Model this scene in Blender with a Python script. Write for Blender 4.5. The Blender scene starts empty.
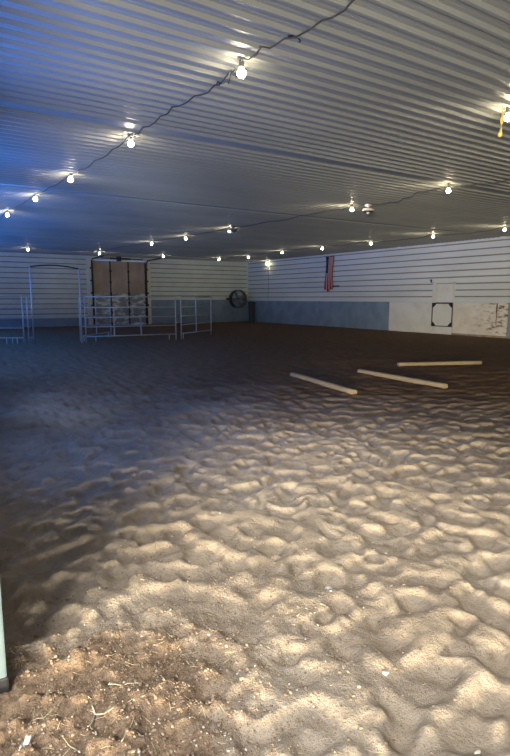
import bpy, math, random
import numpy as np
from mathutils import Vector, Matrix

random.seed(7)
rng = np.random.default_rng(11)
sc = bpy.context.scene
col = sc.collection
PI = math.pi

# ------------------------------------------------------------------ dimensions of the hall (metres)
XL, XR = 0.20, 17.40          # inner faces of the long walls
YF, YB = -6.0, 27.10          # inner faces of the end walls
ZC = 3.45                     # ceiling pans
EYE = 1.40

# ------------------------------------------------------------------ materials
def nt(name):
    m = bpy.data.materials.new(name); m.use_nodes = True
    t = m.node_tree
    return m, t, t.nodes['Principled BSDF']

def setp(b, color=None, rough=None, metal=None, spec=None):
    if color is not None: b.inputs['Base Color'].default_value = (*color, 1)
    if rough is not None: b.inputs['Roughness'].default_value = rough
    if metal is not None: b.inputs['Metallic'].default_value = metal
    if spec is not None: b.inputs['Specular IOR Level'].default_value = spec

def noisy(name, c1, c2, scale=6.0, detail=5, lo=.35, hi=.65, rough=.6, metal=0., spec=.4, bump=0., bscale=60., stretch=None, rough2=None):
    m, t, b = nt(name)
    setp(b, c1, rough, metal, spec)
    tc = t.nodes.new('ShaderNodeTexCoord'); mp = t.nodes.new('ShaderNodeMapping')
    if stretch: mp.inputs['Scale'].default_value = stretch
    t.links.new(tc.outputs['Object'], mp.inputs['Vector'])
    n = t.nodes.new('ShaderNodeTexNoise'); n.inputs['Scale'].default_value = scale; n.inputs['Detail'].default_value = detail
    t.links.new(mp.outputs[0], n.inputs['Vector'])
    r = t.nodes.new('ShaderNodeValToRGB')
    r.color_ramp.elements[0].position = lo; r.color_ramp.elements[1].position = hi
    r.color_ramp.elements[0].color = (*c1, 1); r.color_ramp.elements[1].color = (*c2, 1)
    t.links.new(n.outputs['Fac'], r.inputs['Fac']); t.links.new(r.outputs['Color'], b.inputs['Base Color'])
    if bump:
        n2 = t.nodes.new('ShaderNodeTexNoise'); n2.inputs['Scale'].default_value = bscale; n2.inputs['Detail'].default_value = 6
        t.links.new(mp.outputs[0], n2.inputs['Vector'])
        bp = t.nodes.new('ShaderNodeBump'); bp.inputs['Strength'].default_value = bump; bp.inputs['Distance'].default_value = .02
        t.links.new(n2.outputs['Fac'], bp.inputs['Height']); t.links.new(bp.outputs[0], b.inputs['Normal'])
    return m

M = {}
M['ceiling'] = noisy('painted_steel_ceiling', (.235, .245, .245), (.285, .295, .295), scale=1.2, rough=.46, spec=.5, metal=.05, stretch=(.25, 1, 1), bump=.03, bscale=9)
M['siding'] = noisy('cream_steel_siding', (.56, .59, .555), (.63, .66, .62), scale=1.6, rough=.5, spec=.4, stretch=(1, .25, 1))
M['seam'] = noisy('dusty_siding_joint', (.22, .20, .16), (.28, .25, .20), scale=3, rough=.8)  # lap shadow in the siding grooves, painted as a darker colour
M['blue_panel'] = noisy('blue_grey_panel', (.17, .235, .30), (.23, .30, .37), scale=2.2, rough=.55, spec=.4)
M['trim'] = noisy('pale_trim', (.60, .60, .55), (.66, .66, .60), scale=3, rough=.5)
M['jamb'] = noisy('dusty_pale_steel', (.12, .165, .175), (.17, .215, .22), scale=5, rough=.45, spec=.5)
M['pipe'] = noisy('galvanised_pipe', (.36, .40, .44), (.46, .50, .53), scale=14, rough=.5, metal=.3, spec=.5)
M['dark'] = noisy('black_painted_steel', (.020, .021, .023), (.035, .035, .037), scale=9, rough=.5)
M['black_plastic'] = noisy('black_plastic', (.018, .018, .020), (.03, .03, .032), scale=11, rough=.45)
M['fan_blade'] = noisy('grey_fan_blade', (.10, .11, .12), (.14, .15, .16), scale=9, rough=.5)
M['bin'] = noisy('dark_blue_grey_plastic', (.05, .06, .075), (.07, .08, .095), scale=6, rough=.5)
M['socket'] = noisy('grey_lamp_socket', (.10, .10, .09), (.16, .15, .14), scale=20, rough=.5)
M['white_plastic'] = noisy('off_white_plastic', (.62, .60, .54), (.70, .68, .62), scale=9, rough=.45)
M['cable'] = noisy('grey_cable', (.045, .045, .045), (.08, .078, .072), scale=15, rough=.6)
M['timber'] = noisy('weathered_timber', (.30, .235, .155), (.40, .32, .22), scale=7, rough=.75, stretch=(9, 1.2, 9), bump=.25, bscale=14)
M['kick'] = noisy('dirty_kickboard', (.22, .17, .12), (.36, .30, .23), scale=5, rough=.8)
M['tan_foam'] = noisy('tan_door_skin', (.33, .24, .19), (.45, .35, .29), scale=1.7, rough=.8, stretch=(1, 1, .6))
M['grey_foam'] = noisy('peeling_door_skin', (.24, .26, .28), (.66, .67, .67), scale=2.6, lo=.47, hi=.60, rough=.7, stretch=(.8, 1, 2.2))
M['red'] = noisy('red_cloth', (.27, .018, .045), (.34, .028, .055), scale=8, rough=.85)
M['white_cloth'] = noisy('white_cloth', (.36, .26, .29), (.42, .31, .34), scale=8, rough=.85)
M['navy'] = noisy('navy_cloth', (.012, .022, .085), (.022, .035, .12), scale=8, rough=.85)
M['straw'] = noisy('dry_straw', (.50, .40, .22), (.66, .56, .36), scale=20, rough=.7)
M['twig'] = noisy('pale_twig', (.52, .46, .36), (.36, .29, .21), scale=30, rough=.75)
M['pebble'] = noisy('pale_pebble', (.58, .53, .45), (.72, .68, .60), scale=30, rough=.7)
M['clod'] = noisy('soil_clod', (.20, .14, .095), (.40, .31, .22), scale=40, rough=.95, spec=.1)
M['scrap'] = noisy('white_scrap_paper', (.75, .75, .72), (.82, .82, .80), scale=10, rough=.7)
M['fly'] = noisy('amber_sticky_paper', (.62, .47, .10), (.75, .60, .18), scale=14, rough=.3, spec=.6)
M['render_wall'] = noisy('plain_board', (.40, .40, .38), (.46, .46, .44), scale=2, rough=.8)
M['yard'] = noisy('dry_yard', (.42, .37, .30), (.50, .45, .37), scale=.8, rough=.95, spec=.1)

def dirty_panel():
    m, t, b = nt('dirty_white_board')
    setp(b, rough=.6, spec=.35)
    tc = t.nodes.new('ShaderNodeTexCoord')
    def ramp(scale, lo, hi, stretch, detail=6, off=(0, 0, 0)):
        mp = t.nodes.new('ShaderNodeMapping'); mp.inputs['Scale'].default_value = stretch; mp.inputs['Location'].default_value = off
        t.links.new(tc.outputs['Object'], mp.inputs['Vector'])
        n = t.nodes.new('ShaderNodeTexNoise'); n.inputs['Scale'].default_value = scale; n.inputs['Detail'].default_value = detail
        n.inputs['Roughness'].default_value = .65
        t.links.new(mp.outputs[0], n.inputs['Vector'])
        r = t.nodes.new('ShaderNodeMapRange'); r.inputs['From Min'].default_value = lo; r.inputs['From Max'].default_value = hi
        t.links.new(n.outputs['Fac'], r.inputs['Value'])
        return r.outputs['Result']
    def mix(fac, a, c):
        x = t.nodes.new('ShaderNodeMix'); x.data_type = 'RGBA'
        t.links.new(fac, x.inputs['Factor'])
        if isinstance(a, tuple): x.inputs[6].default_value = (*a, 1)
        else: t.links.new(a, x.inputs[6])
        x.inputs[7].default_value = (*c, 1)
        return x.outputs[2]
    base = mix(ramp(1.7, .4, .7, (1, 1, 1)), (.74, .71, .62), (.60, .55, .44))
    # soiling lives mostly towards the near end of the wall (its own shape, worn by kicks)
    sx = t.nodes.new('ShaderNodeSeparateXYZ'); t.links.new(tc.outputs['Object'], sx.inputs[0])
    mr = t.nodes.new('ShaderNodeMapRange'); mr.inputs['From Min'].default_value = 1.45; mr.inputs['From Max'].default_value = .5
    t.links.new(sx.outputs['Y'], mr.inputs['Value'])
    s = ramp(3.1, .51, .64, (1, 1, 2.6), off=(3, 7, 1))
    mu = t.nodes.new('ShaderNodeMath'); mu.operation = 'MULTIPLY'
    t.links.new(s, mu.inputs[0]); t.links.new(mr.outputs['Result'], mu.inputs[1])
    out = mix(mu.outputs[0], base, (.13, .065, .035))
    # one rusty run down from a fixing near the end of the board
    def band(sock, c0, hw):
        a = t.nodes.new('ShaderNodeMath'); a.operation = 'SUBTRACT'; a.inputs[1].default_value = c0; t.links.new(sock, a.inputs[0])
        q = t.nodes.new('ShaderNodeMath'); q.operation = 'ABSOLUTE'; t.links.new(a.outputs[0], q.inputs[0])
        r = t.nodes.new('ShaderNodeMath'); r.operation = 'LESS_THAN'; r.inputs[1].default_value = hw; t.links.new(q.outputs[0], r.inputs[0])
        return r.outputs[0]
    k = t.nodes.new('ShaderNodeMath'); k.operation = 'MULTIPLY'
    t.links.new(band(sx.outputs['Y'], .40, .03), k.inputs[0]); t.links.new(band(sx.outputs['Z'], .85, .40), k.inputs[1])
    k2 = t.nodes.new('ShaderNodeMath'); k2.operation = 'MULTIPLY'
    t.links.new(k.outputs[0], k2.inputs[0]); t.links.new(ramp(9, .38, .55, (1, 1, .4)), k2.inputs[1])
    out = mix(k2.outputs[0], out, (.16, .075, .04))
    t.links.new(out, b.inputs['Base Color'])
    return m
M['dirty'] = dirty_panel()
M['clean_board'] = noisy('scuffed_white_board', (.68, .69, .63), (.58, .56, .49), scale=2.0, lo=.45, hi=.75, rough=.6)

def bulb_mat():
    m, t, b = nt('lit_bulb_glass')
    setp(b, (1, .95, .85), .3)
    b.inputs['Emission Color'].default_value = (1, .84, .53, 1)
    b.inputs['Emission Strength'].default_value = BULB
    return m
BULB = 128.0
M['bulb'] = bulb_mat()

def sand_mat():
    m, t, b = nt('arena_sand')
    setp(b, rough=.95, spec=.12)
    tc = t.nodes.new('ShaderNodeTexCoord')
    def noise(scale, detail, rough=.55):
        n = t.nodes.new('ShaderNodeTexNoise'); n.inputs['Scale'].default_value = scale; n.inputs['Detail'].default_value = detail
        n.inputs['Roughness'].default_value = rough
        t.links.new(tc.outputs['Object'], n.inputs['Vector']); return n.outputs['Fac']
    def rmp(v, lo, hi):
        r = t.nodes.new('ShaderNodeMapRange'); r.inputs['From Min'].default_value = lo; r.inputs['From Max'].default_value = hi
        t.links.new(v, r.inputs['Value']); return r.outputs['Result']
    def mix(fac, a, c):
        x = t.nodes.new('ShaderNodeMix'); x.data_type = 'RGBA'
        if isinstance(fac, float): x.inputs['Factor'].default_value = fac
        else: t.links.new(fac, x.inputs['Factor'])
        for i, v in ((6, a), (7, c)):
            if isinstance(v, tuple): x.inputs[i].default_value = (*v, 1)
            else: t.links.new(v, x.inputs[i])
        return x.outputs[2]
    c = mix(rmp(noise(1.1, 4), .35, .65), (.50, .425, .335), (.44, .36, .275))
    c = mix(rmp(noise(26, 6, .7), .45, .75), c, (.37, .29, .215))
    # painted light falloff: sand darkens and browns away from the doorway, broken edge
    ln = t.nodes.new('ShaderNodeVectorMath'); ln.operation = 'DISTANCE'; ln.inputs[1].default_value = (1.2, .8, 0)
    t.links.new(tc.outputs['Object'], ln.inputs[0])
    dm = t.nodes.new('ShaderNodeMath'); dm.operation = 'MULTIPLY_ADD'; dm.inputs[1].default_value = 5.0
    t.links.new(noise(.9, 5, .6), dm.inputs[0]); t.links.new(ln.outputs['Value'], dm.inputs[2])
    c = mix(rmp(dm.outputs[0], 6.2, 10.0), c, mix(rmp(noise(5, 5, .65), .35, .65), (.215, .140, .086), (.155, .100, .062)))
    # dark organic soil trodden in at the doorway: a patch with its own ragged outline (vertex mask)
    at = t.nodes.new('ShaderNodeAttribute'); at.attribute_name = 'soil'
    ad = t.nodes.new('ShaderNodeMath'); ad.operation = 'MULTIPLY_ADD'
    t.links.new(noise(9, 6, .7), ad.inputs[0]); ad.inputs[1].default_value = 1.0; t.links.new(at.outputs['Fac'], ad.inputs[2])
    soil = mix(rmp(noise(40, 6, .75), .40, .62), (.36, .255, .17), (.17, .118, .078))
    c = mix(rmp(ad.outputs[0], .95, 1.25), c, soil)
    t.links.new(c, b.inputs['Base Color'])
    bp = t.nodes.new('ShaderNodeBump'); bp.inputs['Strength'].default_value = .8; bp.inputs['Distance'].default_value = .02
    t.links.new(noise(75, 8, .72), bp.inputs['Height'])
    bp2 = t.nodes.new('ShaderNodeBump'); bp2.inputs['Strength'].default_value = .6; bp2.inputs['Distance'].default_value = .03
    t.links.new(noise(17, 5, .6), bp2.inputs['Height']); t.links.new(bp2.outputs[0], bp.inputs['Normal'])
    t.links.new(bp.outputs[0], b.inputs['Normal'])
    return m
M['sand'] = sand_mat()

def glass_mat():
    m = bpy.data.materials.new('window_glass'); m.use_nodes = True
    t = m.node_tree; t.nodes.clear()
    o = t.nodes.new('ShaderNodeOutputMaterial'); mx = t.nodes.new('ShaderNodeMixShader')
    tr = t.nodes.new('ShaderNodeBsdfTransparent'); gl = t.nodes.new('ShaderNodeBsdfGlossy')
    tr.inputs['Color'].default_value = (.80, .90, 1, 1); gl.inputs['Roughness'].default_value = .05
    mx.inputs[0].default_value = .08
    t.links.new(tr.outputs[0], mx.inputs[1]); t.links.new(gl.outputs[0], mx.inputs[2]); t.links.new(mx.outputs[0], o.inputs[0])
    return m
M['glass'] = glass_mat()

# ------------------------------------------------------------------ mesh builder
class MB:
    def __init__(s): s.v = []; s.f = []; s.mi = []; s.sm = []
    def add(s, vs, fs, mi=0, smooth=False):
        o = len(s.v); s.v += [tuple(p) for p in vs]
        for f in fs: s.f.append(tuple(i + o for i in f)); s.mi.append(mi); s.sm.append(smooth)
        return s
    def box(s, a, b, mi=0, mat=None, bev=0.):
        (x0, y0, z0), (x1, y1, z1) = a, b
        if bev:
            bm = bmesh_box(a, b, bev)
            vs, fs = bm
        else:
            vs = [(x, y, z) for x in (x0, x1) for y in (y0, y1) for z in (z0, z1)]
            fs = [(0, 1, 3, 2), (4, 6, 7, 5), (0, 4, 5, 1), (2, 3, 7, 6), (0, 2, 6, 4), (1, 5, 7, 3)]
        if mat is not None: vs = [mat @ Vector(p) for p in vs]
        return s.add(vs, fs, mi)
    def tube(s, pts, r, n=8, mi=0, cap=True):
        pts = [Vector(p) for p in pts]; rs = r if isinstance(r, (list, tuple)) else [r] * len(pts)
        vs = []; prev = None
        for i, p in enumerate(pts):
            d = (pts[min(i + 1, len(pts) - 1)] - pts[max(i - 1, 0)]).normalized()
            if prev is None:
                a = d.orthogonal().normalized()
            else:
                a = (prev - d * prev.dot(d)); a = a.normalized() if a.length > 1e-6 else d.orthogonal().normalized()
            prev = a; b = d.cross(a)
            for k in range(n):
                t = 2 * PI * k / n
                vs.append(p + (a * math.cos(t) + b * math.sin(t)) * rs[i])
        fs = []
        for i in range(len(pts) - 1):
            for k in range(n):
                k2 = (k + 1) % n
                fs.append((i * n + k, i * n + k2, (i + 1) * n + k2, (i + 1) * n + k))
        s.add(vs, fs, mi, True)
        if cap:
            o = len(s.v) - len(vs)
            s.f.append(tuple(o + k for k in reversed(range(n)))); s.mi.append(mi); s.sm.append(False)
            s.f.append(tuple(o + (len(pts) - 1) * n + k for k in range(n))); s.mi.append(mi); s.sm.append(False)
        return s
    def lathe(s, prof, n=16, mi=0, mat=None, smooth=True):
        vs = []; fs = []
        for (r, z) in prof:
            for k in range(n):
                t = 2 * PI * k / n; vs.append(Vector((r * math.cos(t), r * math.sin(t), z)))
        for i in range(len(prof) - 1):
            for k in range(n):
                k2 = (k + 1) % n
                fs.append((i * n + k, i * n + k2, (i + 1) * n + k2, (i + 1) * n + k))
        if mat is not None: vs = [mat @ p for p in vs]
        return s.add(vs, fs, mi, smooth)
    def prism(s, poly, axis, a, b, mi=0):
        n = len(poly)
        def P(u, w, t):
            return (t, u, w) if axis == 'x' else ((u, t, w) if axis == 'y' else (u, w, t))
        vs = [P(u, w, a) for u, w in poly] + [P(u, w, b) for u, w in poly]
        fs = [(i, (i + 1) % n, n + (i + 1) % n, n + i) for i in range(n)] + [tuple(reversed(range(n))), tuple(range(n, 2 * n))]
        return s.add(vs, fs, mi)
    def strip(s, prof, axis, a, b, mi=0):
        """open profile swept along an axis"""
        def P(u, w, t): return (t, u, w) if axis == 'x' else (w, t, u)
        n = len(prof)
        vs = [P(u, w, a) for u, w in prof] + [P(u, w, b) for u, w in prof]
        return s.add(vs, [(i, i + 1, n + i + 1, n + i) for i in range(n - 1)], mi)
    def build(s, name, mats, parent=None, loc=(0, 0, 0)):
        me = bpy.data.meshes.new(name); me.from_pydata(s.v, [], s.f)
        for m in (mats if isinstance(mats, (list, tuple)) else [mats]): me.materials.append(m)
        me.polygons.foreach_set('material_index', s.mi); me.polygons.foreach_set('use_smooth', s.sm)
        import bmesh as B
        bm = B.new(); bm.from_mesh(me); B.ops.recalc_face_normals(bm, faces=bm.faces); bm.to_mesh(me); bm.free()
        me.update()
        o = bpy.data.objects.new(name, me); col.objects.link(o); o.location = loc
        if parent: o.parent = parent
        return o

def bmesh_box(a, b, bev):
    import bmesh as B
    bm = B.new(); B.ops.create_cube(bm, size=1)
    for v in bm.verts: v.co = [(a[i] + b[i]) / 2 + v.co[i] * (b[i] - a[i]) for i in range(3)]
    B.ops.bevel(bm, geom=bm.edges[:], offset=bev, segments=2, affect='EDGES', profile=.6)
    bm.verts.index_update(); vs = [v.co.copy() for v in bm.verts]; fs = [tuple(v.index for v in f.verts) for f in bm.faces]
    bm.free(); return vs, fs

def tag(o, label=None, cat=None, group=None, kind=None):
    if label: o['label'] = label
    if cat: o['category'] = cat
    if group: o['group'] = group
    if kind: o['kind'] = kind
    return o
def empty(name, loc, rz=0.):
    o = bpy.data.objects.new(name, None); col.objects.link(o); o.location = loc; o.rotation_euler = (0, 0, rz)
    o.empty_display_size = .1
    return o
def copy_tree(o, parent=None):
    c = o.copy(); col.objects.link(c)
    if parent: c.parent = parent
    for ch in list(o.children): copy_tree(ch, c)
    return c
def struct(o, label=None, cat=None): return tag(o, label, cat, kind='structure')

# ------------------------------------------------------------------ sand floor (graded height field with hoof prints)
def axis_pts(lo, hi, c0, c1, s0, g, smax):
    up = [c1]; s = s0
    while up[-1] < hi: s = min(s * g, smax); up.append(up[-1] + s)
    dn = [c0]; s = s0
    while dn[-1] > lo: s = min(s * g, smax); dn.append(dn[-1] - s)
    mid = list(np.arange(c0 + s0, c1 - s0 / 2, s0))
    a = np.array(sorted(dn) + mid + up); a[0] = lo; a[-1] = hi
    return a
gx = axis_pts(XL - .55, XR, XL, 3.6, .0125, 1.014, .12)
gy = axis_pts(YF, YB, .6, 3.9, .0125, 1.014, .13)
GX, GY = np.meshgrid(gx, gy, indexing='ij')
def vnoise(x, y, seed):
    """smooth value noise on numpy arrays"""
    r = np.random.default_rng(seed); T = r.random((128, 128))
    xi = np.floor(x).astype(int); yi = np.floor(y).astype(int); fx = x - xi; fy = y - yi
    fx = fx * fx * (3 - 2 * fx); fy = fy * fy * (3 - 2 * fy)
    g = lambda i, j: T[i % 128, j % 128]
    return (g(xi, yi) * (1 - fx) + g(xi + 1, yi) * fx) * (1 - fy) + (g(xi, yi + 1) * (1 - fx) + g(xi + 1, yi + 1) * fx) * fy - .5
soil = np.clip(1.25 - np.hypot((GX - .35) / 1.0, (GY - 1.75) / .62), 0, 1)
soil = np.maximum(soil, np.clip(1.1 - np.hypot((GX - .55) / .40, (GY - 1.40) / .40), 0, 1))
WX = GX + .12 * vnoise(GX / .35, GY / .35, 21); WY = GY + .12 * vnoise(GX / .35 + 5, GY / .35, 22)
H = .02 * vnoise(GX / .9, GY / .9, 1) + .012 * vnoise(WX / .30 + 9, WY / .30, 2)
HS = np.zeros_like(H)
def stamp(x, y, a, b, ang, dep, rim):
    R = max(a, b) * 1.75
    i0, i1 = np.searchsorted(gx, [x - R, x + R]); j0, j1 = np.searchsorted(gy, [y - R, y + R])
    if i1 - i0 < 2 or j1 - j0 < 2: return
    dx = GX[i0:i1, j0:j1] - x; dy = GY[i0:i1, j0:j1] - y
    c, s = math.cos(ang), math.sin(ang)
    u = (dx * c + dy * s) / a; w = (-dx * s + dy * c) / b
    d = np.sqrt(u * u + w * w)
    bowl = -dep * np.clip(1 - d ** 2, 0, 1)
    tilt = 1 + .35 * u                                     # deeper at the toe
    lip = rim * np.exp(-((d - 1.22) / .24) ** 2) * (1 + .7 * np.clip(-u, -1, 1))
    sub = HS[i0:i1, j0:j1]
    fade = np.clip(1 - d ** 2, 0, 1)                       # a new print wipes out part of what was there
    HS[i0:i1, j0:j1] = sub * (1 - .75 * fade) + bowl * tilt + lip
def prints(n, x0, x1, y0, y1, small):
    for k in range(n):
        x = x0 + (x1 - x0) * random.random(); y = y0 + (y1 - y0) * random.random()
        ang = random.gauss(.75, .6) + (PI if random.random() < .5 else 0)
        a = random.uniform(.07, .15); b = a * random.uniform(.55, .9)
        dep = random.uniform(.020, .060)
        s_here = max(0, 1.15 - math.hypot((x - .35) / 1.0, (y - 1.75) / .62))
        if s_here > .35: dep *= .4; a *= .7; b *= .7
        stamp(x, y, a, b, ang, dep, dep * random.uniform(.1, .4))
prints(15000, XL - .3, XR, -1.5, YB, 0)
prints(3600, XL - .3, 8.5, -.5, 9, 1)
def soften(A, n):
    for _ in range(n):
        A = np.pad(A, 1, mode='edge'); A = (A[:-2] + 2 * A[1:-1] + A[2:]) / 4; A = (A[:, :-2] + 2 * A[:, 1:-1] + A[:, 2:]) / 4
    return A
top = np.percentile(HS, 55); HS = top - .007 * np.logaddexp(0, (top - HS) / .007)
wn = np.clip(1.3 - np.hypot(GX - 1.5, GY - 2.0) / 5, 0, 1)
HS = soften(HS, 1) * wn + soften(HS, 1) * (1 - wn)
near = np.exp(-np.hypot(GX - .8, GY - 2.0) / 3.0)
H = H + HS + .012 * vnoise(GX / .11, GY / .11, 3) + .006 * vnoise(GX / .05, GY / .05, 4) * near
H += soil * 1.4 * (.028 * vnoise(GX / .075, GY / .075, 5) + .022 * vnoise(GX / .036, GY / .036, 6) + .015 * vnoise(GX / .022, GY / .022, 8))
edge = np.minimum(np.minimum(XR - GX, YB - GY), 3.) / 1.0
H -= H.mean()
H = H * np.clip(.35 + edge, .35, 1.0)
H += .06 * np.exp(-np.minimum(XR - GX, YB - GY) / .5)       # sand banked against the walls
def sand_z(x, y):
    i = int(np.clip(np.searchsorted(gx, x) - 1, 0, len(gx) - 2)); j = int(np.clip(np.searchsorted(gy, y) - 1, 0, len(gy) - 2))
    tx = (x - gx[i]) / (gx[i + 1] - gx[i]); ty = (y - gy[j]) / (gy[j + 1] - gy[j])
    return float((H[i, j] * (1 - tx) + H[i + 1, j] * tx) * (1 - ty) + (H[i, j + 1] * (1 - tx) + H[i + 1, j + 1] * tx) * ty)
def build_floor():
    nx, ny = H.shape
    vs = np.stack([GX, GY, H], -1).reshape(-1, 3)
    idx = np.arange(nx * ny).reshape(nx, ny)
    q = np.stack([idx[:-1, :-1], idx[1:, :-1], idx[1:, 1:], idx[:-1, 1:]], -1).reshape(-1, 4)
    me = bpy.data.meshes.new('floor')
    me.vertices.add(len(vs)); me.vertices.foreach_set('co', vs.ravel())
    me.loops.add(q.size); me.loops.foreach_set('vertex_index', q.ravel())
    me.polygons.add(len(q)); me.polygons.foreach_set('loop_start', np.arange(0, q.size, 4)); me.polygons.foreach_set('loop_total', np.full(len(q), 4))
    me.polygons.foreach_set('use_smooth', np.ones(len(q), bool))
    me.update(calc_edges=True); me.validate()
    at = me.attributes.new('soil', 'FLOAT', 'POINT'); at.data.foreach_set('value', soil.ravel())
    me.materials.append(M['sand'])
    o = bpy.data.objects.new('floor', me); col.objects.link(o)
    return struct(o, 'pale brown arena sand pocked all over with hoof prints', 'floor')
build_floor()

yard = MB().box((-14, -16, -.30), (XL - .5, 22, -.02)).build('ground', M['yard'])
struct(yard, 'dry bare yard outside the open doorway', 'ground')

# ------------------------------------------------------------------ ceiling: ribbed steel sheets, ribs run across the hall
RIB = .174
def ceiling():
    mb = MB()
    for k, (xa, xb) in enumerate(((XL - .4, 5.56), (5.50, 11.46), (11.40, XR + .2))):
        z = ZC + (.004 if k % 2 == 0 else 0)
        prof = []; y = YF - .2; i = 0
        while y < YB + .2:
            seam = (i % 26 == 21)
            if seam:
                prof += [(y, z), (y + RIB * .5, z), (y + RIB * .52, z - .004), (y + RIB * .97, z - .004)]
            else:
                prof += [(y, z), (y + .032, z), (y + .034, z - .002), (y + .042, z - .002), (y + .044, z),
                         (y + .072, z), (y + .074, z - .002), (y + .082, z - .002), (y + .084, z),
                         (y + .114, z), (y + .122, z - .036), (y + .150, z - .036), (y + .157, z)]
            y += RIB; i += 1
        mb.strip(prof, 'x', xa, xb)
    mb.box((XL - .4, YF - .2, ZC + .02), (XR + .2, YB + .2, ZC + .08))
    return mb.build('ceiling', M['ceiling'])
struct(ceiling(), 'grey ribbed steel ceiling with ribs across the hall', 'ceiling')

# ------------------------------------------------------------------ walls
COURSE = .235
def lap_profile(z0, z1):
    """(z, offset out of the wall): courses of steel siding with a shadow groove at each joint"""
    p = [(z0, .002)]; z = z0
    while z < z1 - .02:
        a = min(z + COURSE, z1)
        p += [(z, .036), (z + .012, .040), (a - .044, .034), (a - .040, .004), (a, .004)]
        z += COURSE
    p.append((z1, .002))
    return p
mb = MB()
mb.strip([(z, XR - o) for z, o in lap_profile(1.235, ZC)], 'y', YF, YB)
mb.mi = [1 if k % 5 in (4, 0) else 0 for k in range(len(mb.f))]
mb.box((XR, YF, -.3), (XR + .15, YB + .15, ZC))
struct(mb.build('wall_right', [M['siding'], M['seam']]), 'long cream wall of horizontal steel siding on the right', 'wall')

def strip_back(mb, x0, x1, z0, z1):
    p = lap_profile(z0, z1); n = len(p)
    vs = [(x0, YB - o, z) for z, o in p] + [(x1, YB - o, z) for z, o in p]
    mb.add(vs, [(i, i + 1, n + i + 1, n + i) for i in range(n - 1)])
    for k in range(n - 1):
        if k % 5 in (4, 0): mb.mi[len(mb.mi) - n + 1 + k] = 1
DX0, DX1, DZ = 8.36, 11.16, 3.24         # overhead door opening
mb = MB()
strip_back(mb, XL, DX0 - .12, .44, ZC); strip_back(mb, DX1 + .12, XR, 1.30, ZC)
mb.box((XL - .2, YB, -.3), (DX0, YB + .15, ZC)); mb.box((DX1, YB, -.3), (XR, YB + .15, ZC)); mb.box((DX0, YB, DZ), (DX1, YB + .15, ZC))
struct(mb.build('wall_back', [M['siding'], M['seam']]), 'far end wall of pale siding with a big overhead door', 'wall')

mb = MB()
mb.box((XL, YB - .03, -.1), (DX0 - .12, YB, .44)); mb.box((DX1 + .12, YB - .03, -.1), (XR, YB, 1.285))
for x in (12.6, 13.8, 15.0, 16.2): mb.box((x - .012, YB - .036, -.1), (x + .012, YB - .03, 1.285))
mb.box((DX1 + .12, YB - .045, 1.285), (XR, YB, 1.305)); mb.box((XL, YB - .045, .44), (DX0 - .12, YB, .46))
struct(mb.build('baseboard_back', M['blue_panel']), 'blue grey kick panels along the foot of the far wall', 'kick panel')
mb = MB()
for y0, y1 in ((16.15, YB - .03), (YF, 10.85)):
    mb.box((XR - .03, y0, -.1), (XR, y1, 1.225))
    y = y0 + 1.22
    while y < y1 - .2: mb.box((XR - .036, y - .012, -.1), (XR - .03, y + .012, 1.225)); y += 1.22
    mb.box((XR - .045, y0, 1.225), (XR, y1, 1.245))
struct(mb.build('baseboard_right', M['blue_panel']), 'blue grey kick panels along the foot of the right wall', 'kick panel')
# pale boards either side of the stable door
mb = MB().box((XR - .05, 0, -.05), (XR - .005, 2.20, 1.225), bev=.004)
struct(mb.build('trim_1', M['clean_board'], loc=(0, 13.95, 0)), 'clean white kick board left of the stable door', 'wall board')
mb = MB().box((XR - .05, 0, -.05), (XR - .005, 2.14, 1.225), bev=.004)
struct(mb.build('trim_2', M['dirty'], loc=(0, 10.86, 0)), 'white kick board with rust brown stains right of stable door', 'wall board')
mb = MB().box((XR - .10, YF, -.1), (XR - .05, 13.0, .115), bev=.006)
struct(mb.build('trim_3', M['kick']), 'low dirty timber kick rail under the stained board', 'trim')
mb = MB().box((XR - .055, YF, ZC - .075), (XR, YB, ZC - .005)); mb.box((XL, YB - .055, ZC - .075), (XR, YB, ZC - .005))
struct(mb.build('trim_4', M['trim']), 'pale trim strip where siding meets ceiling', 'trim')
mb = MB().box((XR - .06, YB - .06, 1.25), (XR, YB, ZC - .06))
struct(mb.build('trim_5', M['trim']), 'upright corner trim between the two walls', 'trim')
# front wall (behind the visitor) and left wall with its open doorway and added windows
mb = MB().box((XL - .4, YF - .15, -.3), (XR, YF, ZC))
struct(mb.build('wall_front', M['render_wall']), 'plain near end wall', 'wall')
DOOR_Y0, DOOR_Y1, DOOR_Z = -3.2, 2.02, 2.55
ADDED_WIN = [(4.0 + 3.2 * i, 5.9 + 3.2 * i) for i in range(7)]  # unseen windows, added to let blue light in from the left
WZ0, WZ1 = .95, 3.05
mb = MB()
x0, x1 = XL - .18, XL
mb.box((x0, YF, -.3), (x1, DOOR_Y0, ZC)); mb.box((x0, DOOR_Y0, DOOR_Z), (x1, DOOR_Y1, ZC))
prev = DOOR_Y1 + .0
for a, b in ADDED_WIN:
    mb.box((x0, prev, -.3), (x1, a, ZC)); mb.box((x0, a, -.3), (x1, b, WZ0)); mb.box((x0, a, WZ1), (x1, b, ZC)); prev = b
mb.box((x0, prev, -.3), (x1, YB, ZC))
struct(mb.build('wall_left', M['render_wall']), 'left wall with open doorway and a row of windows', 'wall')
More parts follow.
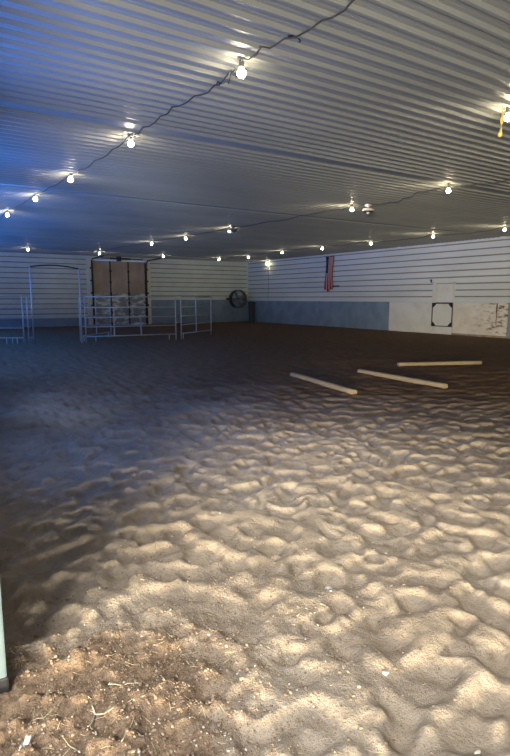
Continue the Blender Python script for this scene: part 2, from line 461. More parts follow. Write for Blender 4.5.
for i, (a, b) in enumerate(ADDED_WIN):
    fr = MB()
    xa, xb = x0 + .04, x1 + .015
    for (p, q) in (((xa, a, WZ0), (xb, b, WZ0 + .05)), ((xa, a, WZ1 - .05), (xb, b, WZ1)), ((xa, a, WZ0), (xb, a + .05, WZ1)), ((xa, b - .05, WZ0), (xb, b, WZ1)),
                   ((xa, (a + b) / 2 - .02, WZ0), (xb - .03, (a + b) / 2 + .02, WZ1))):
        fr.box(p, q)
    o = struct(fr.build('window_%d' % (i + 1), M['trim']))
    MB().box((x0 + .08, a + .05, WZ0 + .05), (x0 + .086, b - .05, WZ1 - .05)).build('pane', M['glass'], o)

# door jamb beside the visitor, its worn foot standing in the sand
j = empty('door_3', (XL + .052, 2.02, 0)); struct(j, 'pale steel jamb of the open doorway at left edge', 'door jamb')
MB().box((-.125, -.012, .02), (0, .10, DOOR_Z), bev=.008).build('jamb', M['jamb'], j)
MB().box((-.128, -.018, -.12), (.004, .104, .045), bev=.008).build('jamb_shoe', M['black_plastic'], j)

# ------------------------------------------------------------------ overhead door in the far wall
d = empty('door_2', ((DX0 + DX1) / 2, YB, 0)); struct(d, 'closed overhead door, tan above and peeling grey below', 'overhead door')
W = (DX1 - DX0) / 2
rows = [.06, .70, 1.14, 1.62, 2.18, 2.72, 3.22]
for i in range(6):
    z0, z1 = rows[i], rows[i + 1]
    s = MB()
    for a, b in ((-W, -W / 3), (-W / 3, W / 3), (W / 3, W)):
        s.box((a + .02, .015, z0 + .012), (b - .02, .06, z1 - .012), bev=.006)
    s.box((-W, .03, z0), (W, .07, z1))
    s.build('door_section', M['grey_foam'] if i < 3 else M['tan_foam'], d)
for x in (-W + .02, -W / 3, W / 3, W - .02):
    s = MB().box((x - .03, -.01, .06), (x + .03, .02, 3.2))
    for z in rows[1:-1]: s.box((x - .055, -.022, z - .05), (x + .055, -.008, z + .05))
    s.build('stile', M['dark'], d)
for sg in (-1, 1):
    s = MB().box((sg * (W + .15) - .11, -.07, 0), (sg * (W + .13) + .10, 0, 3.36), bev=.005); s.build('jamb', M['white_plastic'], d)
    s = MB().box((sg * (W - .01) - .03, -.13, 0), (sg * (W - .01) + .03, -.06, 3.1))
    for k in range(5): s.box((sg * (W + .05) - .05, -.10, .4 + .6 * k), (sg * (W + .05) + .05, -.055, .48 + .6 * k))
    a = [(sg * (W + .01), -.10, 3.06), (sg * (W + .01), -.16, 3.20), (sg * (W + .01), -.30, 3.28), (sg * (W + .01), -1.9, 3.30)]
    s.tube(a, .03, 6); s.build('track', M['dark'], d)
s = MB().tube([(-W + .45, -.16, 3.33), (W - .2, -.16, 3.33)], .022, 8); s.tube([(-.5, -.16, 3.33), (.55, -.16, 3.33)], .04, 10)
s.build('torsion_spring', M['dark'], d)
MB().box((-.16, -.30, 3.20), (.02, -.08, 3.44), bev=.01).build('spring_bracket', M['dark'], d)

# ------------------------------------------------------------------ stable door in the right wall
d = empty('door_1', (XR, 13.475, 0)); struct(d, 'narrow two part stable door between white kick boards', 'stable door')
s = MB().box((-.075, .43, -.05), (-.005, .50, 1.99), bev=.004); s.box((-.075, -.475, 1.2), (-.005, -.43, 1.99), bev=.004); s.box((-.075, -.475, 1.945), (-.005, .50, 1.995), bev=.004)
s.build('door_frame', M['trim'], d)
s = MB().box((-.06, -.41, 1.235), (-.02, .325, 1.925), bev=.006); s.build('upper_leaf', M['clean_board'], d)
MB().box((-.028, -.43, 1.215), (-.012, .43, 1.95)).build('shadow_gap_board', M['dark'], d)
MB().box((-.064, .345, 1.225), (-.03, .425, 1.94), bev=.004).build('hinge_stile', M['trim'], d)
lf = MB().box((-.085, -.455, .345), (-.05, .455, 1.205), bev=.004).build('lower_leaf', M['clean_board'], d)
s = MB()
for a, b in (((-.45, 1.185), (.45, 1.215)), ((-.45, .335), (.45, .365)), ((-.465, .335), (-.435, 1.215)), ((.435, .335), (.465, 1.215))):
    s.box((-.105, a[0], a[1]), (-.083, b[0], b[1]))
s.build('edge_band', M['dark'], lf)
for sy in (-1, 1):
    for zz, sz in ((.35, 1), (1.2, -1)):
        yy = sy * .45
        s = MB().prism([(yy, zz), (yy - sy * .15, zz), (yy - sy * .15, zz + sz * .045), (yy - sy * .045, zz + sz * .15), (yy, zz + sz * .15)], 'x', -.11, -.085)
        s.build('corner_brace', M['dark'], lf)
MB().box((-.08, -.44, -.1), (-.03, .44, .335), bev=.004).build('kick_board', M['clean_board'], d)

# ------------------------------------------------------------------ hanging bulbs and cables
def make_bulb():
    r = empty('hanging_bulb', (0, 0, ZC))
    s = MB().lathe([(.001, 0), (.034, 0), (.036, -.012), (.020, -.018), (.001, -.018)], 12); s.build('ceiling_rose', M['socket'], r)
    s = MB().lathe([(.001, -.016), (.020, -.018), (.022, -.045), (.024, -.078), (.021, -.082), (.001, -.082)], 12)
    s.build('socket', M['socket'], r)
    prof = [(.001, -.080), (.016, -.082), (.018, -.092), (.026, -.106)]
    for k in range(9):
        t = -.55 + (PI / 2 + .55) * k / 8
        prof.append((max(.001, .038 * math.cos(t)), -.128 - .038 * math.sin(t)))
    s = MB().lathe(prof, 14); s.build('bulb', M['bulb'], r)
    return r
proto = make_bulb()
ROW1 = [(2.70, 4.30), (2.70, 6.92), (2.65, 9.50), (2.57, 11.72), (2.48, 14.25), (2.70, 1.75)]
ROW2 = [(8.62, 6.70), (8.66, 9.25), (8.40, 14.05), (8.28, 16.65), (8.02, 18.85), (8.60, 4.15), (8.60, 1.60)]
ROW3 = [(14.80, 9.52), (14.55, 11.80), (14.53, 14.50), (14.38, 16.98), (14.20, 19.40), (14.55, 22.6)]
LAST = [(14.08, 24.6), (10.90, 24.3), (7.85, 24.2), (4.85, 23.9)]
lab1 = ['bare lit bulb nearest the camera on the left cable', 'second lit bulb from camera on the left cable', 'third lit bulb from camera on the left cable',
        'fourth lit bulb on the left cable, with a loose wire beside it', 'fifth lit bulb on the left cable, cut off near the left edge', 'bulb at the near end of the left cable, above the doorway']
lab2 = ['first lit bulb in view on the middle cable', 'lit bulb beside the pale round ceiling box', 'lit bulb half hidden behind the dark ceiling box on middle cable',
        'lit bulb just beyond the dark ceiling box on the middle cable', 'farthest small lit bulb on the middle cable', 'bulb on the middle cable over the right foreground, out of frame', 'bulb at the near end of the middle cable, out of frame']
lab3 = ['lit bulb cut by the right edge on the right cable', 'lit bulb above the stable door with twisted wire ends', 'lit bulb over the left end of the white kick boards',
        'lit bulb just left of the hanging flag top', 'lit bulb on the right cable, left of the bulb by the flag', 'lit bulb at the far end of the right cable near corner']
labL = ['rightmost lit bulb of the last row, left of the round fan', 'lit bulb of the last row just right of the overhead door', 'lit bulb of the last row at upper left of the overhead door', 'lit bulb of the last row above the arched gate frame']
first = True
def place_bulb(x, y, label, group):
    global first
    if first: o = proto; first = False
    else: o = copy_tree(proto)
    o.location = (x, y, ZC - .004); o.rotation_euler.z = random.uniform(0, 6)
    tag(o, label, 'light bulb', group)
for (x, y), l in zip(ROW1, lab1): place_bulb(x, y, l, 'bare bulbs along the left cable')
for (x, y), l in zip(ROW2, lab2): place_bulb(x, y, l, 'bare bulbs along the middle cable')
for (x, y), l in zip(ROW3, lab3): place_bulb(x, y, l, 'bare bulbs along the right cable')
for (x, y), l in zip(LAST, labL): place_bulb(x, y, l, 'bare bulbs in the last row by the far wall')
place_bulb(5.72, 3.72, 'big bright lit bulb at upper right beside the fly strip', 'bare bulbs out of line with the cables')

def cable(pts, label, seed, r=.0065, jit=.05, step=.35, tails=None):
    rn = random.Random(seed)
    P = []
    for (xa, ya), (xb, yb) in zip(pts, pts[1:]):
        n = max(3, int(math.hypot(xb - xa, yb - ya) / step)); b = rn.uniform(-1, 1) * jit * 1.3
        for k in range(n):
            t = k / n; w = math.sin(PI * t)
            P.append((xa + (xb - xa) * t + b * w + rn.gauss(0, jit * .22) * w, ya + (yb - ya) * t, ZC - .034 - .035 * w + rn.gauss(0, .006) * w))
    P.append((*pts[-1], ZC - .034))
    s = MB().tube(P, r, 6)
    for (x, y) in (tails or pts[1:-1]):                                  # twisted pigtails at each lamp
        for q in range(2):
            dx = rn.uniform(-.10, .10); dy = rn.uniform(.08, .24) * rn.choice((-1, 1))
            s.tube([(x, y, ZC - .034), (x + dx * .4, y + dy * .4, ZC - .06 - .03 * rn.random()), (x + dx, y + dy, ZC - .055 - .05 * rn.random())], r * .7, 5)
    return tag(s.build('power_cable', M['cable']), label, 'cable', 'lamp cables under the ceiling')
CAB1 = [(2.75, .9), (2.70, 1.75), (2.81, 3.02), (2.82, 3.38), (2.76, 3.76), (2.69, 3.97), (2.68, 4.26), (2.73, 4.55), (2.77, 4.89), (2.74, 5.25), (2.69, 5.68), (2.71, 6.02),
        (2.70, 6.51), (2.68, 6.95), (2.73, 7.67), (2.72, 8.41), (2.69, 9.11), (2.66, 9.60), (2.64, 10.87), (2.57, 11.70), (2.50, 14.25), (2.50, 18.0)]
cable(CAB1, 'grey cable running diagonally through the nearest left bulbs', 1, r=.0068, jit=.006, step=.2, tails=[(2.69, 4.26), (2.69, 4.0), (2.72, 4.5), (2.75, 4.8), (2.68, 6.95), (2.70, 6.75), (2.66, 9.6), (2.57, 11.7), (2.57, 11.5), (2.50, 14.25)])
cable([(8.55, .4), (8.58, 1.6), (8.58, 4.15), (9.05, 5.8), (8.92, 6.30), (8.62, 6.72), (8.68, 7.50), (8.95, 8.05), (9.12, 8.50), (8.74, 8.85), (8.66, 9.27), (8.72, 10.11), (8.66, 11.12), (8.62, 12.42), (8.38, 14.07), (8.26, 16.65), (8.0, 18.85), (7.9, 21.5), (7.86, 23.9)],
      'thin dark cable along the middle row of bulbs', 2, jit=.03, tails=[(8.62, 6.72), (8.66, 9.27), (8.38, 14.07), (8.26, 16.65), (8.0, 18.85)])
cable([(15.2, 4.5), (15.40, 9.0), (14.78, 9.54), (15.30, 10.70), (15.2, 11.5), (14.53, 11.82), (15.1, 13.3), (14.51, 14.52), (14.36, 17.0), (14.18, 19.42), (14.53, 22.3)],
      'thin dark cable along the bulbs beside the right wall', 3, tails=[(14.53, 11.82), (14.53, 11.75), (14.51, 14.52), (14.36, 17.0), (14.18, 19.42)])
cable([(14.55, 22.6)] + [(x, y) for x, y in LAST] + [(2.6, 23.7)], 'thin cable across the last row of bulbs by the far wall', 4)

# cable clamp on the near left cable
c = empty('cable_clamp', (2.80, 3.70, ZC)); tag(c, 'small black clamp holding the left cable to the ceiling', 'clamp')
MB().box((-.04, -.022, -.032), (.04, .022, -.010), bev=.004).build('clamp_body', M['black_plastic'], c)
MB().tube([(.05, 0, -.03), (.09, .02, -.035), (.10, .05, -.03)], .006, 6).build('wire_tail', M['black_plastic'], c)

# round ceiling boxes
def ceiling_box(loc, m_top, m_low, label):
    r = empty('ceiling_box', loc); tag(r, label, 'ceiling box')
    MB().lathe([(.001, 0), (.07, 0), (.075, -.05), (.03, -.06), (.03, -.10), (.001, -.10)], 16).build('canopy', m_top, r)
    MB().lathe([(.001, -.095), (.09, -.10), (.125, -.125), (.125, -.15), (.10, -.165), (.001, -.165)], 20).build('saucer', m_top, r)
    MB().lathe([(.001, -.165), (.118, -.160), (.110, -.178), (.001, -.178)], 20).build('rim', m_low, r)
    MB().lathe([(.001, -.178), (.035, -.178), (.035, -.21), (.02, -.222), (.001, -.222)], 12).build('cap', m_top, r)
ceiling_box((8.95, 9.05, ZC - .002), M['white_plastic'], M['dark'], 'pale round ceiling box beside a bulb of the middle cable')
ceiling_box((8.33, 13.75, ZC - .002), M['socket'], M['dark'], 'dark round ceiling box in front of a far bulb')

# fly strip by the near right bulb
f = empty('fly_strip', (5.60, 3.72, ZC - .03)); tag(f, 'curled amber fly strip hanging beside the upper right bulb', 'fly strip')
vs = []; fs = []
for i in range(25):
    t = i / 24; a = t * 5.2; z = -.02 - .26 * t
    dx, dy = .018 * math.cos(a), .018 * math.sin(a); ox = .012 * math.sin(t * 4)
    vs += [(ox - dx, -dy, z), (ox + dx, dy, z), (ox + dx + .002 * math.sin(a), dy - .002 * math.cos(a), z), (ox - dx + .002 * math.sin(a), -dy - .002 * math.cos(a), z)]
for i in range(24):
    for k in range(4): fs.append((4 * i + k, 4 * i + (k + 1) % 4, 4 * i + 4 + (k + 1) % 4, 4 * i + 4 + k))
fs += [(3, 2, 1, 0), (96, 97, 98, 99)]
MB().add(vs, fs, 0, True).build('strip', M['fly'], f)
MB().lathe([(.001, 0), (.010, 0), (.022, -.015), (.024, -.04), (.015, -.055), (.001, -.056)], 12, mat=Matrix.Translation((-.008, 0, -.262))).build('weight', M['fly'], f)
MB().tube([(0, 0, .03), (0, 0, -.025)], .003, 6).build('hook', M['dark'], f)

# lamp against the far end of the right wall with its cord
l = empty('wall_lamp', (XR - .16, 24.97, 3.36)); tag(l, 'lit bulb against the right wall with cord hanging down', 'wall lamp')
MB().box((-.03, -.04, -.03), (.13, .04, .03), bev=.006).build('lamp_bracket', M['white_plastic'], l)
MB().lathe([(.001, -.02), (.022, -.02), (.024, -.08), (.001, -.08)], 12).build('socket', M['socket'], l)
o = next(c for c in proto.children if c.name.startswith('bulb')).copy(); col.objects.link(o); o.parent = l; o.location = (0, 0, 0); o.name = 'bulb'
MB().tube([(.11, .0, -.03), (.118, .01, -.5), (.112, -.01, -1.1), (.12, .02, -1.7), (.11, .03, -2.05)], .007, 6).build('cord', M['cable'], l)

# ------------------------------------------------------------------ flag on the right wall
fl = empty('flag', (XR - .12, 19.88, 3.30)); tag(fl, 'faded stars and stripes flag hanging in folds on the right wall', 'flag')
FW, FH, NU, NV = .57, 1.50, 52, 60
def flag_pt(u, v):
    """u across (0 = left seen from the hall = +Y), v downwards"""
    spread = 1 - .22 * math.sin(PI * min(v * 1.2, 1)) + .06 * v
    y = FW * (.5 - u) * spread + .04 * math.sin(3 * v) * v + .05 * v
    x = .048 * math.sin(u * 21 + 1.3 * v) + .022 * math.sin(u * 40 + 3 * v + 1)
    z = -FH * v + .03 * math.sin(u * 9) * v - .07 * v * math.sin(u * PI)
    return (x, y, z)
def in_canton(i, j): return i < NU * 7 / 13 - .01 and j < NV * .48
def flag_part(test, colour, name, mats, extra=None):
    vs = []; fs = []; mi = []; idx = {}
    T = .004
    def gv(i, j, s):
        k = (i, j, s)
        if k not in idx:
            p = flag_pt(i / NU, j / NV); idx[k] = len(vs); vs.append((p[0] + s * T, p[1], p[2]))
        return idx[k]
    cells = {(i, j) for i in range(NU) for j in range(NV) if test(i, j)}
    for (i, j) in cells:
        c = colour(i)
        fs.append((gv(i, j, 0), gv(i + 1, j, 0), gv(i + 1, j + 1, 0), gv(i, j + 1, 0))); mi.append(c)
        fs.append((gv(i, j, 1), gv(i, j + 1, 1), gv(i + 1, j + 1, 1), gv(i + 1, j, 1))); mi.append(c)
        for (ni, nj, a, b) in ((i - 1, j, (i, j), (i, j + 1)), (i + 1, j, (i + 1, j), (i + 1, j + 1)), (i, j - 1, (i, j), (i + 1, j)), (i, j + 1, (i, j + 1), (i + 1, j + 1))):
            if (ni, nj) not in cells:
                fs.append((gv(*a, 0), gv(*b, 0), gv(*b, 1), gv(*a, 1))); mi.append(c)
    mb = MB(); mb.add(vs, fs, 0, True); mb.mi = mi
    if extra: extra(mb)
    return mb.build(name, mats, fl)
flag_part(lambda i, j: not in_canton(i, j), lambda i: (i // 4) % 2, 'stripes', [M['red'], M['white_cloth']])
def stars(mb):
    for r in range(9):
        n = 6 if r % 2 == 0 else 5
        for c in range(n):
            u = (.05 + (r + .5) / 9 * .90) * 7 / 13; v = .48 * (.06 + ((c + (.5 if n == 6 else 1)) / 6) * .88)
            q = []
            for k in range(10):
                rad = .0085 if k % 2 == 0 else .0035; a = PI * k / 5
                p = flag_pt(u + rad * math.sin(a) / FW, v + rad * math.cos(a) / FH); q.append((p[0] - .003, p[1], p[2]))
            mb.add(q, [tuple(range(10))], 1)
flag_part(in_canton, lambda i: 0, 'canton', [M['navy'], M['white_cloth']], stars)
MB().tube([(.0, .32, .01), (.0, -.32, .01)], .012, 8).build('hanging_rod', M['dark'], fl)
w = empty('wall_bracket', (XR - .034, 19.50, 1.95)); tag(w, 'short black bar fixed to the siding right of the flag', 'bracket')  # small dark dash beside the flag, built as a plain bar
MB().box((-.05, -.25, -.02), (.0, .25, .02), bev=.006).build('bar', M['black_plastic'], w)
for y in (-.18, .18): MB().box((-.01, y - .02, -.03), (.03, y + .02, .03)).build('mount', M['black_plastic'], w)
w = empty('wall_hook', (XR - .034, 14.07, 2.04)); tag(w, 'small black hook on siding left of the stable door', 'hook')
MB().box((-.02, -.03, -.06), (.02, .03, .06), bev=.006).build('hook_plate', M['black_plastic'], w)
MB().tube([(-.02, 0, .02), (-.07, 0, .0), (-.085, 0, .03), (-.085, 0, .06)], .01, 6).build('hook_arm', M['black_plastic'], w)

# ------------------------------------------------------------------ drum fan and dark bin in the far corner
fn = empty('drum_fan', (16.50, YB - .36, 1.35)); tag(fn, 'big round dark drum fan on the far wall near corner', 'fan')
RY = Matrix.Rotation(PI / 2, 4, 'X')
MB().lathe([(.47, -.16), (.50, -.165), (.505, -.15), (.49, 0), (.505, .15), (.50, .165), (.47, .16), (.465, 0), (.47, -.16)], 40, mat=RY).build('drum', M['dark'], fn)
s = MB()
for r in (.07, .12, .17, .22, .27, .32, .37, .42, .46):
    s.tube([(r * math.cos(2 * PI * k / 32), -.155, r * math.sin(2 * PI * k / 32)) for k in range(33)], .005, 5)
for k in range(12):
    a = 2 * PI * k / 12; s.tube([(.03 * math.cos(a), -.16, .03 * math.sin(a)), (.48 * math.cos(a), -.158, .48 * math.sin(a))], .005, 5)
s.build('grille', M['pipe'], fn)
MB().lathe([(.001, -.10), (.08, -.10), (.09, -.06), (.09, .10), (.001, .11)], 18, mat=RY).build('motor', M['dark'], fn)
for k in range(4):
    a = 2 * PI * k / 4 + .4; vs = []
    for i in range(7):
        t = i / 6; r = .09 + .35 * t; wd = .09 + .09 * t; tw = .6 - .25 * t
        for sg in (-1, 1):
            aa = a + sg * wd / r * .5
            for th in (0, .006): vs.append((r * math.cos(aa), sg * .06 * tw + th, r * math.sin(aa)))
    fs = []
    for i in range(6):
        o = 4 * i
        fs += [(o, o + 4, o + 6, o + 2), (o + 1, o + 3, o + 7, o + 5), (o, o + 1, o + 5, o + 4), (o + 2, o + 6, o + 7, o + 3)]
    fs += [(0, 2, 3, 1), (24, 25, 27, 26)]
    MB().add(vs, fs, 0, True).build('blade', M['fan_blade'], fn)
s = MB()
for sx in (-1, 1): s.tube([(sx * .49, 0, 0), (sx * .54, .10, 0), (sx * .54, .36, 0)], .018, 8)
s.box((-.58, .30, -.06), (.58, .335, .06)); s.build('mounting_bracket', M['dark'], fn)
b = empty('storage_bin', (17.14, 26.30, 0.03)); tag(b, 'dark upright bin standing in the far corner beside fan', 'bin')
s = MB(); pr = []
for r, z in ((.15, -.06), (.16, .1), (.18, 1.02), (.20, 1.03), (.20, 1.07)): pr.append((r, z))
s.lathe([(.001, -.06)] + pr + [(.001, 1.07)], 20); s.build('bin_body', M['bin'], b)
MB().lathe([(.001, 1.07), (.205, 1.07), (.205, 1.10), (.17, 1.15), (.001, 1.17)], 20).build('bin_lid', M['bin'], b)

# ------------------------------------------------------------------ pipe corral
RAILS = (.19, .49, .79, 1.10, 1.44)
def panel(name_label, p0, p1, braces, feet=(.08, .92), rails=RAILS, name='pipe_fence'):
    (xa, ya), (xb, yb) = p0, p1
    L = math.hypot(xb - xa, yb - ya); rz = math.atan2(yb - ya, xb - xa)
    z0 = min(sand_z(xa, ya), sand_z(xb, yb))
    r = empty(name, (xa, ya, 0), rz); tag(r, name_label, 'fence panel', 'pipe corral panels at the far left')
    for z in rails: MB().tube([(.0, 0, z), (L, 0, z)], .019, 8).build('rail', M['pipe'], r)
    for x in (0, L):
        px, py = xa + (xb - xa) * x / L, ya + (yb - ya) * x / L
        MB().tube([(x, 0, sand_z(px, py) - .03), (x, 0, rails[-1] + .02)], .023, 8).build('post', M['pipe'], r)
    for t, lean, top in braces:
        MB().box((t * L - .018 , -.012, rails[0]), (t * L + .018, .012, rails[top]), mat=Matrix.Translation((t * L, 0, rails[0])) @ Matrix.Rotation(lean, 4, 'Y') @ Matrix.Translation((-t * L, 0, -rails[0]))).build('brace', M['pipe'], r)
    for t in feet:
        px, py = xa + (xb - xa) * t, ya + (yb - ya) * t
        MB().tube([(t * L, 0, sand_z(px, py) - .03), (t * L, 0, rails[0])], .017, 8).build('foot', M['pipe'], r)
    for x, sg in ((0, -1), (L, 1)):
        for z in (rails[1] + .1, rails[-2] + .1):
            MB().tube([(x, -.02, z), (x + sg * .05, -.02, z), (x + sg * .05, .02, z)], .010, 6).build('connector', M['pipe'], r)
    return r
dirv = Vector((-.835, .551))
pl = Vector((3.39, 18.0)) + dirv * 3.0
panel('left pipe panel running out of the left edge', tuple(pl), (3.39, 18.0), [(.5, 0, 4)], feet=(.82, .88, .93))
panel('long front pipe panel right of the arched gate', (5.12, 17.42), (8.08, 17.12), [(.30, .0, 3), (.60, -.05, 2)], feet=(.10, .92))
panel('right end pipe panel angled back toward the far wall', (8.33, 17.22), (10.18, 18.45), [(.48, 0, 4)], feet=(.06,))
panel('short pipe panel going back from the arched gate', (5.03, 17.72), (6.62, 19.45), [(.5, 0, 4)], feet=(.1, .9))
# arched walk-through frame
xa, ya, xb, yb = 3.64, 17.84, 4.93, 17.22
L = math.hypot(xb - xa, yb - ya)
g = empty('arched_gate_frame', (xa, ya, 0), math.atan2(yb - ya, xb - xa)); tag(g, 'tall arched pipe gate frame standing open in the corral', 'gate frame')
MB().tube([(0, 0, sand_z(xa, ya) - .03), (0, 0, 2.34)], .024, 8).build('gate_post', M['pipe'], g)
MB().tube([(L, 0, sand_z(xb, yb) - .03), (L, 0, 2.28)], .024, 8).build('gate_post', M['pipe'], g)
arc = [(L * t, 0, 2.34 + .07 * math.sin(PI * t) - .06 * t) for t in [i / 14 for i in range(15)]]
MB().tube(arc, .022, 8).build('arch_bar', M['dark'], g)
MB().tube([(-.0, -.0, .20), (-.09, .012, .20)], .016, 8).build('link', M['pipe'], g)
MB().tube([(-.0, -.0, 1.12), (-.09, .012, 1.12)], .016, 8).build('link', M['pipe'], g)
p = empty('corral_post', (3.515, 17.93, 0)); tag(p, 'single upright pipe between left panel and arched gate', 'post')
MB().tube([(0, 0, sand_z(3.515, 17.93) - .03), (0, 0, 1.46)], .02, 8).build('pipe', M['pipe'], p)
MB().tube([(-.03, .02, .55), (.03, -.02, .55), (.05, -.03, .50)], .012, 6).build('latch', M['pipe'], p)

# ------------------------------------------------------------------ ground poles
def pole(a, b, label):
    a, b = Vector(a), Vector(b); L = (b - a).length
    za, zb = [max(sand_z(q.x + dx, q.y + dy) for dx in (-.04, 0, .04) for dy in (-.04, 0, .04)) for q in (a, b)]
    mid = max(sand_z(*(a.lerp(b, t))) for t in (.2, .35, .5, .65, .8))
    z = (za + zb + mid) / 3 + .012
    o = empty('ground_pole', (a.x, a.y, z), math.atan2(b.y - a.y, b.x - a.x) - PI / 2)
    tag(o, label, 'pole', 'timber poles lying on the sand')
    n = 12; prof = []
    for k in range(n):
        t = 2 * PI * k / n; prof.append((.054 * math.copysign(abs(math.cos(t)) ** .7, math.cos(t)), .042 + .042 * math.copysign(abs(math.sin(t)) ** .8, math.sin(t)) - .03))
    rings = [0, .006] + [L * i / 8 for i in range(1, 8)] + [L - .006, L]
    vs = []; rn = random.Random(label)
    for i, y in enumerate(rings):
        k = .94 if i in (0, len(rings) - 1) else 1 + rn.uniform(-.03, .03); ox = rn.uniform(-.004, .004)
        vs += [(px * k + ox, y, pz * k + .001) for px, pz in prof]
    fs = [(i * n + k, i * n + (k + 1) % n, (i + 1) * n + (k + 1) % n, (i + 1) * n + k) for i in range(len(rings) - 1) for k in range(n)]
    MB().add(vs, fs, 0, True).build('timber', M['timber'], o)
    for y, e in ((-.002, .001), (L + .002, -.001)):
        q = [(px * .93, y, pz * .93) for px, pz in prof]; q2 = [(px * .93, y + e * 3, pz * .93) for px, pz in prof]
        MB().add(q + q2, [tuple(range(n)), tuple(range(2 * n - 1, n - 1, -1))] + [(k, (k + 1) % n, n + (k + 1) % n, n + k) for k in range(n)]).build('end_grain', M['timber'], o)
pole((6.00, 7.86), (5.60, 5.84), 'left timber pole lying on the sand, angled toward camera')
pole((7.34, 7.52), (7.16, 5.44), 'middle timber pole lying between the other two')
pole((8.72, 7.82), (10.46, 7.09), 'farthest timber pole, lying nearly straight across the view')

# ------------------------------------------------------------------ debris on the near sand
def scatter_stuff():
    rn = random.Random(3)
    ico = []
    import bmesh as B
    bm = B.new(); B.ops.create_icosphere(bm, subdivisions=1, radius=1); iv = [v.co.copy() for v in bm.verts]
    bm.verts.index_update(); ifs = [tuple(v.index for v in f.verts) for f in bm.faces]; bm.free()
    def blob(mb, x, y, s):
        z = sand_z(x, y); q = [1 + rn.uniform(-.28, .28) for _ in iv]; sx, sy, sz = rn.uniform(.7, 1.3), rn.uniform(.7, 1.3), rn.uniform(.55, .9)
        mb.add([(x + p.x * s * k * sx, y + p.y * s * k * sy, z + s * .25 + p.z * s * k * sz) for p, k in zip(iv, q)], ifs, 0, False)
    c = MB(); p = MB()
    for k in range(8500):
        r = rn.random()
        if r < .6: x = XL + abs(rn.gauss(0, .75)); y = 1.75 + rn.gauss(0, .42)
        else:
            t = rn.random() ** 1.6 * 5; a = rn.uniform(.15, 1.15); x = XL + .3 + t * math.sin(a); y = 1.0 + t * math.cos(a)
        if x > 8 or y > 9 or (y > 1.9 and x < XL + .1): continue
        x = max(x, XL + .02)
        blob(c, x, y, rn.choice((.0015, .002, .002, .003, .003, .004, .006)) * rn.uniform(.7, 1.3))
    for k in range(900):
        t = rn.random() ** 1.5 * 6; a = rn.uniform(.12, 1.15); x = XL + .05 + t * math.sin(a); y = .9 + t * math.cos(a)
        blob(p, x, y, rn.choice((.002, .0025, .003, .004)) * rn.uniform(.7, 1.4))
    tag(c.build('soil_clods', M['clod']), 'crumbs of dark soil scattered over the near sand', 'soil', kind='stuff')
    tag(p.build('gravel', M['pebble']), 'tiny pale pebbles scattered over the near sand', 'gravel', kind='stuff')
    s = MB()
    for k in range(170):
        if rn.random() < .7: x = XL + abs(rn.gauss(0, .7)) + .02; y = 1.65 + rn.gauss(0, .40)
        else: t = rn.random() * 4; a = rn.uniform(.15, 1.15); x = XL + .1 + t * math.sin(a); y = 1 + t * math.cos(a)
        if y < .5: continue
        a = rn.uniform(0, PI); L = rn.uniform(.012, .06)
        e = [(x + math.cos(a) * L * q, y + math.sin(a) * L * q) for q in (-.5, 0, .5)]
        s.tube([(u, w, sand_z(u, w) + .003) for u, w in e], rn.uniform(.0006, .0012), 4)
    tag(s.build('chaff', M['straw']), 'short bits of straw strewn over the near sand', 'straw', kind='stuff')
scatter_stuff()

def ray_ground(px, py):
    """where on the floor (x, y) a feature measured in the photograph lies"""
    f, hor = 550., 298.; pit = math.atan((378 - hor) / f); yaw = math.atan(367 / math.hypot(f, 378 - hor))
    F = Vector((math.sin(yaw) * math.cos(pit), math.cos(yaw) * math.cos(pit), -math.sin(pit))); R = Vector((math.cos(yaw), -math.sin(yaw), 0)); U = R.cross(F)
    d = F * f + R * (px - 255) - U * (py - 378); t = -EYE / d.z
    return d.x * t, d.y * t
def stalk(pxs, label, r, m, name='straw_stalk', cat='straw', group=None):
    pts = [ray_ground(*q) for q in pxs]
    P = []
    for a, b in zip(pts, pts[1:]):
        for k in range(5): P.append((a[0] + (b[0] - a[0]) * k / 5, a[1] + (b[1] - a[1]) * k / 5))
    P.append(pts[-1])
    return MB().tube([(x, y, sand_z(x, y) + r * 1.4) for x, y in P], r, 6)
for pxs, lab in (([(109, 686), (125, 686), (140, 687)], 'thin level straw stalk above the forked twig'), ([(135, 719), (122, 748)], 'straw stalk standing out right of the forked twig'),
                 ([(63, 738), (77, 752)], 'straw stalk at lower left of the forked twig'), ([(31, 714), (43, 713), (55, 706)], 'bent straw stalk near the foot of the jamb')):
    tag(stalk(pxs, lab, .0016, M['straw']).build('straw_stalk', M['straw']), lab, 'straw', 'single straw stalks on the near sand')
t = MB()
for pxs in ([(95, 715), (114, 715)], [(95, 715), (88, 729)], [(95, 715), (91, 706)]):
    q = [ray_ground(*z) for z in pxs]; t.tube([(x, y, sand_z(x, y) + .006) for x, y in (q[0], ((q[0][0] + q[1][0]) / 2, (q[0][1] + q[1][1]) / 2), q[1])], [.0032, .0027, .002], 7)
tag(t.build('forked_twig', M['twig']), 'pale forked twig lying on brown soil near the camera', 'twig')
x, y = ray_ground(26, 749); z = sand_z(x, y)
vs = []; nU, nV = 4, 10
for th in (0, .003):
    for i in range(nV + 1):
        for k in range(nU + 1):
            u = (k / nU - .5) * .018 * (1 - .5 * abs(i / nV - .5)); w = (i / nV - .5) * .062
            e0, e1 = ray_ground(28, 742), ray_ground(20, 756); a = math.atan2(e0[0] - e1[0], e0[1] - e1[1])
            vs.append((x + u * math.cos(a) + w * math.sin(a), y - u * math.sin(a) + w * math.cos(a), z + .014 + th + .006 * math.sin(i * .9) + .004 * math.cos(k * 1.7)))
n1 = (nU + 1) * (nV + 1); fs = []
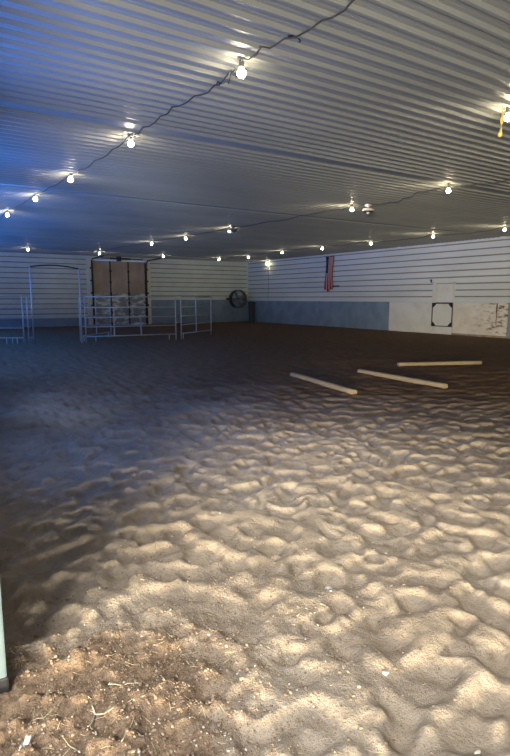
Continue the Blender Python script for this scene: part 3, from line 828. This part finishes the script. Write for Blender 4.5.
for i in range(nV):
    for k in range(nU):
        q = (i * (nU + 1) + k, i * (nU + 1) + k + 1, (i + 1) * (nU + 1) + k + 1, (i + 1) * (nU + 1) + k)
        fs += [q, tuple(n1 + t_ for t_ in reversed(q))]
bd = [k for k in range(nU + 1)] + [i * (nU + 1) + nU for i in range(1, nV + 1)] + [nV * (nU + 1) + k for k in range(nU - 1, -1, -1)] + [i * (nU + 1) for i in range(nV - 1, 0, -1)]
fs += [(bd[i], bd[(i + 1) % len(bd)], n1 + bd[(i + 1) % len(bd)], n1 + bd[i]) for i in range(len(bd))]
tag(MB().add(vs, fs, 0, True).build('paper_scrap', M['scrap']), 'white scrap of paper at the lower left corner', 'scrap')
def stone(px, py, s, label):
    x, y = ray_ground(px, py); rn = random.Random(label)
    import bmesh as B
    bm = B.new(); B.ops.create_icosphere(bm, subdivisions=3, radius=1)
    sx, sy, sz = rn.uniform(.9, 1.3), rn.uniform(.7, 1), rn.uniform(.6, .8); ph = [rn.uniform(0, 6) for _ in range(6)]
    for v in bm.verts:
        k = 1 + .12 * math.sin(3 * v.co.x + ph[0]) + .10 * math.sin(4 * v.co.y + ph[1]) + .08 * math.sin(5 * v.co.z + ph[2])
        v.co = (v.co.x * k * sx * s, v.co.y * k * sy * s, v.co.z * k * sz * s)
    bm.verts.index_update(); vs = [v.co.copy() for v in bm.verts]; fs = [tuple(v.index for v in f.verts) for f in bm.faces]; bm.free()
    tag(MB().add(vs, fs, 0, True).build('stone', M['pebble'], loc=(x, y, sand_z(x, y) + s * .3)), label, 'stone')
stone(329, 585, .021, 'pale stone lying in a hoof print, middle of the sand')
stone(386, 670, .012, 'small pale stone in the right foreground sand')
stone(478, 744, .011, 'small white stone at the lower right corner')

# ------------------------------------------------------------------ light: daylight through the doorway, added blue lamps outside the windows, bulbs
def area(name, loc, target, sx, sy, power, color, spread=PI):
    l = bpy.data.lights.new(name, 'AREA'); l.shape = 'RECTANGLE'; l.size = sx; l.size_y = sy; l.energy = power; l.color = color; l.spread = spread
    o = bpy.data.objects.new(name, l); col.objects.link(o); o.location = loc
    o.rotation_euler = (Vector(target) - Vector(loc)).to_track_quat('-Z', 'Y').to_euler()
    return o
area('doorway_skylight', (-4.4, -2.6, 5.2), (2.2, 4.0, .2), 3.6, .8, 1280, (1, .955, .87))
area('yard_daylight', (-9.3, -7.5, 1.15), (12, 13, 1.9), 4.2, .9, 4200, (1, .84, .53))
area('yard_bounce', (-1.2, -2.6, .25), (3.2, 3.6, ZC), 1.6, .6, 540, (1, .94, .80))
for i, (a, b) in enumerate(ADDED_WIN):
    y = (a + b) / 2                                          # added blue lamps imitating a lens veil over the left side, up and down
    area('window_ground_light', (XL - .75, y, 1.6), (XL + 1.05, y, ZC), 1.8, .9, (70, 140, 240, 300, 320, 320, 320)[i], (.045, .29, 1), math.radians(105))
    area('window_sky_light', (XL - .9, y, 3.1), (XL + 2.4, y, .2), 1.8, .9, (15, 26, 36, 40, 40, 42, 44)[i], (.045, .29, 1), math.radians(80))
w = bpy.data.worlds.new('sky'); sc.world = w; w.use_nodes = True
bg = w.node_tree.nodes['Background']; bg.inputs['Color'].default_value = (.30, .50, 1, 1); bg.inputs['Strength'].default_value = .8

# ------------------------------------------------------------------ camera
cam = bpy.data.cameras.new('camera'); co = bpy.data.objects.new('camera', cam); col.objects.link(co)
f, hor = 550., 298.
pit = math.atan((378 - hor) / f); yaw = math.atan(367 / math.hypot(f, 378 - hor))
co.location = (0, 0, EYE); co.rotation_euler = (PI / 2 - pit, 0, -yaw)
cam.sensor_fit = 'VERTICAL'; cam.sensor_height = 24; cam.lens = 24 * f / 756; cam.clip_start = .05
sc.camera = co
sc.view_settings.view_transform = 'Standard'; sc.view_settings.look = 'None'; sc.view_settings.gamma = 1
sc.view_settings.use_curve_mapping = False; sc.view_settings.exposure = 0
